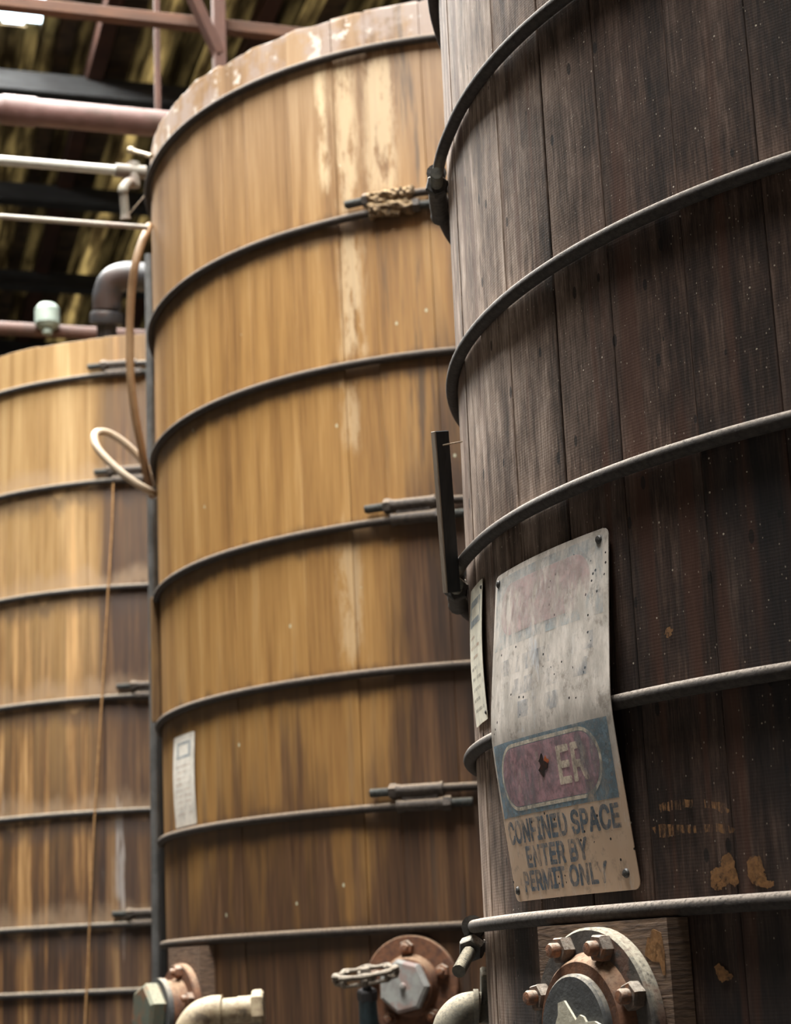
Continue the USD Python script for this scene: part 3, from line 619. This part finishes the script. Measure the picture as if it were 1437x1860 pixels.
# tan elbow with a flange plate beside the dark vat
D2 = 3.42
te = thing('pipe_elbow', at(830, 1860, D2), 'tan dusty pipe elbow at the left foot of the dark vat', 'pipe elbow')
obj('elbow', tube(bez([at(872, 1832, D2), at(858, 1831, D2), at(836, 1838, D2 - .01), at(817, 1862, D2 - .02), at(812, 1900, D2 - .03)], 8), .031, 24), MAT['elbow_tan'], te)
obj('collar', tube(line(at(860, 1831, D2), at(869, 1831, D2), 3), .0355, 24), MAT['elbow_tan'], te)
obj('pipe_run', tube(line(at(868, 1834, D2), at(910, 1838, D2 + .06), 4), .025, 20), MAT['elbow_tan'], te)
obj('flange_plate', boxm(at(880, 1790, D2 + .03), RT, UPV, -FW, (.014, .056, .07), .003), MAT['elbow_tan'], te)

# ------------------------------------------------------------------ batten hung beside the dark vat
D3 = 3.40
a_, b_ = at(800, 783, D3), at(822, 1076, D3)
bx = norm(b_ - a_); bz = norm(-FW + RT * .40); bz = norm(bz - bx * (bz @ bx)); by = np.cross(bz, bx)
bt = thing('batten', b_, 'dark wooden batten wired upright at the left edge of the dark vat', 'batten')
Lb = np.linalg.norm(b_ - a_); mid_ = (a_ + b_) / 2
obj('wood_strip', boxm(mid_, bx, by, bz, (Lb, .027, .020), .0015), MAT['batten_dark'], bt)
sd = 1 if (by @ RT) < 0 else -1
obj('worn_edge', boxm(mid_ + by * sd * .0145, bx, by, bz, (Lb, .003, .019), .0008), MAT['batten_lit'], bt, label='pale edge of the batten with light painted in')  # side turned to the light, its brightness put into the paler colour
wa, wh_ = hit('R', 842, 802, 0)
tag(obj('wire', tube(bez([at(804, 809, D3 - .012), at(818, 806, D3), on('R', wa, wh_, .003)], 6), .0016, 6), MAT['wire']), 'short rusty wire holding the dark batten to the vat', 'wire')

# ------------------------------------------------------------------ notices and the danger sign
def paper_mat(path, base, ink, ink2, k, seed):
    g = G(); nz = g.noise(k=k, detail=5, rough=.7, off=(seed, seed, seed))
    c = g.mixc(g.step(nz, .40, .70), base, tuple(x * .72 for x in base))
    return g.build(path, c, .8, nz, .15, .002)
def layer_mat(path, col, keep_lo, keep_hi, k=30.0, stretch=(1, 1, .35), strong=1.0, extra=None):
    """faded print: worn away to nothing where the noise says so"""
    g = G(); nz = g.noise(stretch, k, 6, .7); n2 = g.noise((1, 1, 1), k * 3.5, 4, .7)
    a = g.math('multiply', g.step(nz, keep_lo, keep_hi), g.math('multiply', g.math('add', .45, g.math('multiply', g.step(n2, .3, .6), .55)), strong))
    c = g.mixc(g.step(g.noise(k=k * 1.3, detail=5), .35, .65), col, tuple(x * .7 for x in col))
    return g.build(path, c, .75, alpha=a)
def sheet(map_, w, h, nx, ny, th, r=0.0):
    """a thin plate: (s, t) rectangle with rounded corners, mapped to (outer, inner) surfaces"""
    S, T_ = np.meshgrid(np.linspace(0, 1, nx), np.linspace(0, 1, ny))
    x = (S - .5) * w; y = (T_ - .5) * h
    # pull the corners in to round them
    ax_, ay = np.abs(x) - (w / 2 - r), np.abs(y) - (h / 2 - r)
    L_ = np.hypot(np.maximum(ax_, 0), np.maximum(ay, 0)); cor = (ax_ > 0) & (ay > 0)
    f = np.where(cor, np.minimum(1, np.maximum(ax_, ay) / np.maximum(L_, 1e-9)), 1)
    x = np.where(cor, np.sign(x) * (w / 2 - r + ax_ * f), x); y = np.where(cor, np.sign(y) * (h / 2 - r + ay * f), y)
    s_, t2 = (x + w / 2).ravel(), (y + h / 2).ravel()
    top, bot = map_(s_, t2, th), map_(s_, t2, 0.0); n = len(s_); F = []
    I = np.arange(n).reshape(ny, nx)
    q = np.stack([I[:-1, :-1], I[:-1, 1:], I[1:, 1:], I[1:, :-1]], -1).reshape(-1, 4)
    F = [np.c_[q[:, 0], q[:, 1], q[:, 2]], np.c_[q[:, 0], q[:, 2], q[:, 3]]]; F += [f_[:, ::-1] + n for f_ in list(F)]
    edge = np.concatenate([I[0, :], I[1:, -1], I[-1, -2::-1], I[-2:0:-1, 0]]); e2 = np.roll(edge, -1)
    F += [np.c_[edge, edge + n, e2 + n], np.c_[edge, e2 + n, e2]]
    t = trimesh.Trimesh(np.vstack([top, bot]), np.vstack(F), process=False); t.fix_normals(); return t
def flat(poly, map_, off, edge=.007):
    """a printed shape (in s, t metres) laid on the mapped surface at off"""
    out = []
    for gm in getattr(poly, 'geoms', [poly]):
        v, f = trimesh.creation.triangulate_polygon(gm, engine='earcut')
        v = np.c_[v, np.zeros(len(v))]
        v, f = trimesh.remesh.subdivide_to_size(v, f, edge, max_iter=14)
        out.append(trimesh.Trimesh(v, f, process=True))
    m_ = trimesh.util.concatenate(out)
    t = trimesh.Trimesh(map_(m_.vertices[:, 0], m_.vertices[:, 1], off), m_.faces, process=False)
    return t
def words(text, s0, s1, t0, t1, fat=.0007):
    """lettering as polygons fitted into a box of the sheet (t runs down)"""
    tm = meshkit.text_mesh(text, 1.0, .01, bold=True)
    v, f = tm.vertices, tm.faces
    keep = np.abs(tm.face_normals[:, 2] - 1) < .01
    tri = v[f[keep]][:, :, :2]; lo, hi = tri.reshape(-1, 2).min(0), tri.reshape(-1, 2).max(0)
    tri = (tri - lo) / (hi - lo)
    tri[:, :, 0] = s0 + tri[:, :, 0] * (s1 - s0); tri[:, :, 1] = t1 + tri[:, :, 1] * (t0 - t1)
    from shapely import union_all
    tri = tri[np.abs(np.cross(tri[:, 1] - tri[:, 0], tri[:, 2] - tri[:, 0])) > 1e-12]
    return union_all([Polygon(q).buffer(.00012) for q in tri]).buffer(fat).simplify(.0002)
def lay(m_, map_, off): return flat(m_, map_, off, .012)
def stadium(s0, s1, t0, t1):
    r = (t1 - t0) / 2; c = (t0 + t1) / 2
    return sbox(s0 + r, c - .0005, s1 - r, c + .0005).buffer(r - .0005, 24)

# danger sign: a metal plate screwed to the dark vat and bent outwards over the hoop behind it
SA0, SA1, SH0, SH1 = -2.880, -2.5640, .661, .094
SW, SHT = (SA1 - SA0) * 1.25, SH0 - SH1
def sign_map(s_, t2, o):
    h = SH0 - t2; dz = (h - .3791)
    side = np.where(dz > 0, SH0 - .3791, .3791 - SH1)
    b = np.clip(1.04 - np.sqrt((dz / side) ** 2 + .012), 0, 1)
    c = (s_ / SW - .5) * 2
    off = .0045 + .0275 * b - .004 * (1 - b) * 0 + .003 * np.sin(s_ * 17 + 1) * b
    return on('R', SA0 + .008 + .013 * t2 / SHT + s_ / 1.25, h, off + o)
g = G(); nz = g.noise((1, 1, .4), 22, 6, .7); n2 = g.noise((60, 60, 14), 1, 5, .7)
c = g.mixc(g.step(nz, .32, .66), (.66, .59, .53), (.38, .34, .30))
zz = g.n('separate_xyz', vector=g.pos()) + '.z'
rb_ = g.math('subtract', 1.0, g.step(g.math('add', zz, g.math('multiply', g.math('subtract', nz, .5), .35)), EYE + .20, EYE + .33))
c = g.mixc(g.math('multiply', rb_, .85), c, (.56, .385, .26))
c = g.mixc(g.math('multiply', g.step(n2, .55, .72), .55), c, (.62, .58, .54))
c = g.mixc(g.math('multiply', g.step(g.noise((30, 30, 30), 1, 5, .7, off=(3., 1., 2.)), .52, .70), .62), c, (.17, .14, .115))
vo = g.n('voronoi_texture', vector=g.pos(), scale=55.0)
c = g.mixc(g.math('multiply', g.math('less_than', vo + '.distance', .13), g.math('greater_than', g.noise(k=14, detail=2), .50)), c, (.02, .017, .015))
MAT['sign_plate'] = g.build('sign_plate', c, .55, nz, .2, .002, spec=.4)
MAT['sign_blue'] = layer_mat('sign_blue', (.20, .27, .32), .22, .50)
MAT['sign_blue_faint'] = layer_mat('sign_blue_faint', (.36, .42, .45), .38, .64, strong=.6)
MAT['sign_red'] = layer_mat('sign_red', (.60, .34, .37), .28, .58, strong=.76)
MAT['sign_red_faint'] = layer_mat('sign_red_faint', (.66, .46, .43), .34, .64, strong=.7)
MAT['sign_cream'] = layer_mat('sign_cream', (.80, .69, .55), .34, .52, strong=.85)
MAT['sign_cream_worn'] = layer_mat('sign_cream_worn', (.58, .50, .46), .50, .66, strong=.5)
MAT['sign_ink'] = layer_mat('sign_ink', (.10, .145, .195), .36, .54, k=34, strong=.9)
MAT['sign_ink_faint'] = layer_mat('sign_ink_faint', (.22, .26, .31), .48, .66, k=22, strong=.42)
MAT['chalk'] = layer_mat('chalk', (.72, .74, .78), .50, .66, k=18, strong=.8)
MAT['burn'] = simple('burn', (.012, .009, .009), (.05, .012, .006), .6, k=120)
MAT['orange_spot'] = simple('orange_spot', (.55, .17, .03), (.30, .05, .03), .6, k=120)
sign = thing('danger_sign', on('R', (SA0 + SA1) / 2, SH1, .005), 'bent faded metal danger sign screwed to the dark vat', 'sign')
obj('plate', sheet(sign_map, SW, SHT, 60, 90, .0015, .014), MAT['sign_plate'], sign, smooth=40)
T = lambda f: f * SHT
X = lambda f: f * SW
LO = .0015
def part(name, poly, mat, lvl, label=None): return obj(name, flat(poly, sign_map, LO + .0003 * lvl), mat, sign, smooth=True, label=label)
part('header_panel', sbox(X(.025), T(.018), X(.965), T(.245)), MAT['sign_blue_faint'], 1, 'bleached blue upper header panel')
ov = stadium(X(.08), X(.90), T(.038), T(.222))
part('header_oval_border', ov.difference(ov.buffer(-.005)), MAT['sign_cream_worn'], 2)
part('header_oval', ov.buffer(-.006), MAT['sign_red_faint'], 2, 'bleached pink upper oval')
obj('lettering', lay(words('DANGER', X(.14), X(.83), T(.075), T(.182)), sign_map, LO + .0009), MAT['sign_cream_worn'], sign, smooth=True, label='almost vanished word DANGER')
part('danger_panel', sbox(X(.02), T(.535), X(.965), T(.755)), MAT['sign_blue'], 1, 'blue lower header panel')
ov = stadium(X(.075), X(.90), T(.545), T(.742))
part('danger_oval_border', ov.difference(ov.buffer(-.006)), MAT['sign_cream'], 2)
part('danger_oval', ov.buffer(-.007), MAT['sign_red'], 2, 'dull pink red oval')
dn = words('DANG', X(.13), X(.555), T(.585), T(.692)); ge = words('ER', X(.585), X(.80), T(.585), T(.692))
obj('lettering', lay(dn, sign_map, LO + .0009), MAT['sign_cream_worn'], sign, smooth=True, label='worn letters DANG in the red oval')
obj('lettering', lay(ge, sign_map, LO + .0009), MAT['sign_cream'], sign, smooth=True, label='cream letters ER in the red oval')
for txt, s0, s1, t0, t1 in (('CONFINED SPACE', .045, .95, .768, .834), ('ENTER BY', .20, .71, .847, .907), ('PERMIT ONLY', .135, .82, .917, .975)):
    obj('lettering', lay(words(txt, X(s0), X(s1), T(t0), T(t1), .0008), sign_map, LO + .0006), MAT['sign_ink'], sign, smooth=True, label='faded blue words ' + txt)
# ghost of the worn-off lines between the two headers: only bars of bleached ink are left
for t0, s0, s1 in ((.285, .12, .90), (.355, .16, .86), (.425, .30, .68)):
    part('worn_print', sbox(X(s0), T(t0), X(s1), T(t0 + .050)), MAT['sign_ink_faint'], 1)
part('chalk_smear', Polygon([(X(.33), T(.20)), (X(.47), T(.19)), (X(.50), T(.40)), (X(.45), T(.52)), (X(.30), T(.52)), (X(.36), T(.36))]), MAT['chalk'], 3, 'chalky white smear')
ang = np.linspace(0, 2 * np.pi, 22, endpoint=False)
bl = lambda cx, cy, r, sd: Polygon(np.c_[cx + r * (1 + .35 * np.sin(3 * ang + sd) + .2 * np.cos(5 * ang)) * np.cos(ang), cy + 1.25 * r * (1 + .3 * np.sin(4 * ang + sd)) * np.sin(ang)])
part('burn_hole', bl(X(.465), T(.628), .0125, 1), MAT['burn'], 4, 'black scorched hole')
part('burn_edge', bl(X(.497), T(.620), .0065, 2), MAT['orange_spot'], 3, 'orange rust at the hole')
for fs, ft in ((.045, .028), (.94, .030), (.045, .968), (.93, .955)):
    c0 = sign_map(np.array([X(fs)]), np.array([T(ft)]), LO)[0]; aa = SA0 + .014 + X(fs) / 1.25
    obj('screw', lathe([(0, -.004), (.0075, -.004), (.0075, .001), (.0055, .0035), (.002, .0045), (0, .0045)], c0, np.array([math.cos(aa), math.sin(aa), 0]), 16), MAT['screw'], sign)

MAT['paper_cream'] = paper_mat('paper_cream', (.80, .75, .62), 0, 0, 28, 1.0)
MAT['paper_white'] = paper_mat('paper_white', (.80, .74, .66), 0, 0, 16, 4.0)
MAT['print_blue'] = layer_mat('print_blue', (.36, .42, .47), .30, .50, k=40, strong=.8)
MAT['print_pink'] = layer_mat('print_pink', (.60, .40, .30), .40, .58, k=40, strong=.6)
MAT['print_grey'] = layer_mat('print_grey', (.30, .27, .24), .42, .56, k=60, strong=.6)
def notice(name, label, k, a0, a1, h0, h1, bulge, mat, lean=0.0):
    w, ht = (a1 - a0) * rad(k, 0), h0 - h1
    def mp(s_, t2, o):
        return on(k, a0 + (s_ + lean * t2) / rad(k, 0), h0 - t2, .003 + bulge * np.sin(np.pi * t2 / ht) + o)
    t = thing(name, on(k, (a0 + a1) / 2, h1, .004), label, 'notice')
    obj('sheet', sheet(mp, w, ht, 14, 24, .001, .004), mat, t, smooth=40)
    return t, mp, w, ht
t, mp, w, ht = notice('paper_notice', 'narrow cream notice beside the danger sign at the left edge of the dark vat', 'R', -3.055, -2.952, .683, .425, .006, MAT['paper_cream'], -.06)
obj('printed_box', flat(sbox(.10 * w, .10 * ht, .9 * w, .29 * ht).difference(sbox(.2 * w, .15 * ht, .8 * w, .24 * ht)), mp, .0013), MAT['print_blue'], t, smooth=True, label='faded blue printed box')
for i in range(8):
    y0 = (.36 + i * .075) * ht
    obj('printed_line', flat(sbox(.15 * w, y0, (.6 + .3 * ((i * 37) % 10) / 10) * w, y0 + .022 * ht), mp, .0013), MAT['print_pink'] if i < 3 else MAT['print_grey'], t, smooth=True)
for fs, ft in ((.94, .06), (.94, .95)):
    c0 = mp(np.array([fs * w]), np.array([ft * ht]), .001)[0]
    obj('tack', lathe([(0, -.003), (.004, -.003), (.004, .001), (.002, .0025), (0, .003)], c0, c0 - [VAT['R'][0], VAT['R'][1], c0[2]], 12), MAT['screw'], t)
t, mp, w, ht = notice('paper_notice', 'white paper notice low on the left side of the middle vat', 'M', -2.748, -2.589, .806, .492, .006, MAT['paper_white'])
obj('printed_box', flat(sbox(.22 * w, .08 * ht, .85 * w, .26 * ht).difference(sbox(.30 * w, .11 * ht, .77 * w, .23 * ht)), mp, .0014), MAT['print_blue'], t, smooth=True, label='faded blue printed box')
for i in range(9):
    y0 = (.34 + i * .065) * ht
    obj('printed_line', flat(sbox(.15 * w, y0, .85 * w, y0 + .012 * ht), mp, .0014), MAT['print_pink'], t, smooth=True)

# bare orange wood where the dark stain has flaked off the near vat and its pad
MAT['bare_wood'] = layer_mat('bare_wood', (.29, .145, .056), .34, .47, k=60, stretch=(1, 1, .8), strong=.95)
MAT['scraped_wood'] = layer_mat('scraped_wood', (.34, .17, .065), .46, .62, k=95, stretch=(1, 1, .16), strong=.9)
def patch(px, mat, label=None):
    """a flake of bare wood on the staves"""
    P = np.array([hit('R', x, y) for x, y in px]); P[:, 0] *= 1.25; P[:, 1] *= 1.0
    q = np.vstack([P, P[:1]]); n_ = len(P) * 5; d = np.linspace(0, len(P), n_, endpoint=False); i_ = d.astype(int); f = (d - i_)[:, None]
    Q = q[i_] * (1 - f) + q[i_ + 1] * f; Q += np.random.default_rng(len(px) + int(px[0][0])).normal(0, .0009, Q.shape)
    obj('bare_patch', flat(Polygon(Q).buffer(0), lambda s_, t2, o: on('R', s_ / 1.25, t2, o), .0022, .02), mat, vatR, smooth=True, label=label)
patch([(1293, 1585), (1300, 1576), (1312, 1574), (1314, 1556), (1324, 1549), (1334, 1556), (1338, 1580), (1344, 1602), (1337, 1611), (1327, 1604), (1318, 1612), (1304, 1617), (1294, 1612)], MAT['bare_wood'], 'orange bare patch in the dark wood')
patch([(1358, 1566), (1368, 1554), (1384, 1556), (1388, 1580), (1396, 1598), (1408, 1602), (1408, 1610), (1392, 1614), (1372, 1608), (1360, 1592)], MAT['bare_wood'])
patch([(1300, 1755), (1308, 1751), (1322, 1762), (1334, 1772), (1330, 1779), (1314, 1785), (1306, 1776)], MAT['bare_wood'])
patch([(1198, 1461), (1220, 1454), (1250, 1451), (1290, 1454), (1318, 1460), (1328, 1474), (1322, 1478), (1300, 1470), (1262, 1465), (1224, 1471), (1202, 1475)], MAT['scraped_wood'], 'scraped orange arc')
patch([(1186, 1502), (1206, 1496), (1240, 1499), (1280, 1497), (1320, 1496), (1338, 1506), (1332, 1514), (1290, 1510), (1240, 1514), (1212, 1523), (1196, 1520)], MAT['scraped_wood'])
patch([(1208, 1150), (1214, 1140), (1224, 1142), (1222, 1154), (1214, 1160)], MAT['bare_wood'])
o_, t_, n_ = local('R', aR, hRf)
pq = np.array([(0, 0), (.012, .030), (.026, .040), (.044, .034), (.050, .0), (.048, -.035), (.040, -.012), (.018, -.010)]) * .8
pp = trimesh.creation.extrude_polygon(Polygon(pq).buffer(.003), .0008)
pp.apply_transform(frame_mat(o_ + t_ * .112 + n_ * .0302 + Z * (-.001 - hRf), t_, Z, n_)); pp.fix_normals()
obj('bare_patch', pp, MAT['bare_wood'], fr, label='orange bare patch on the pad')
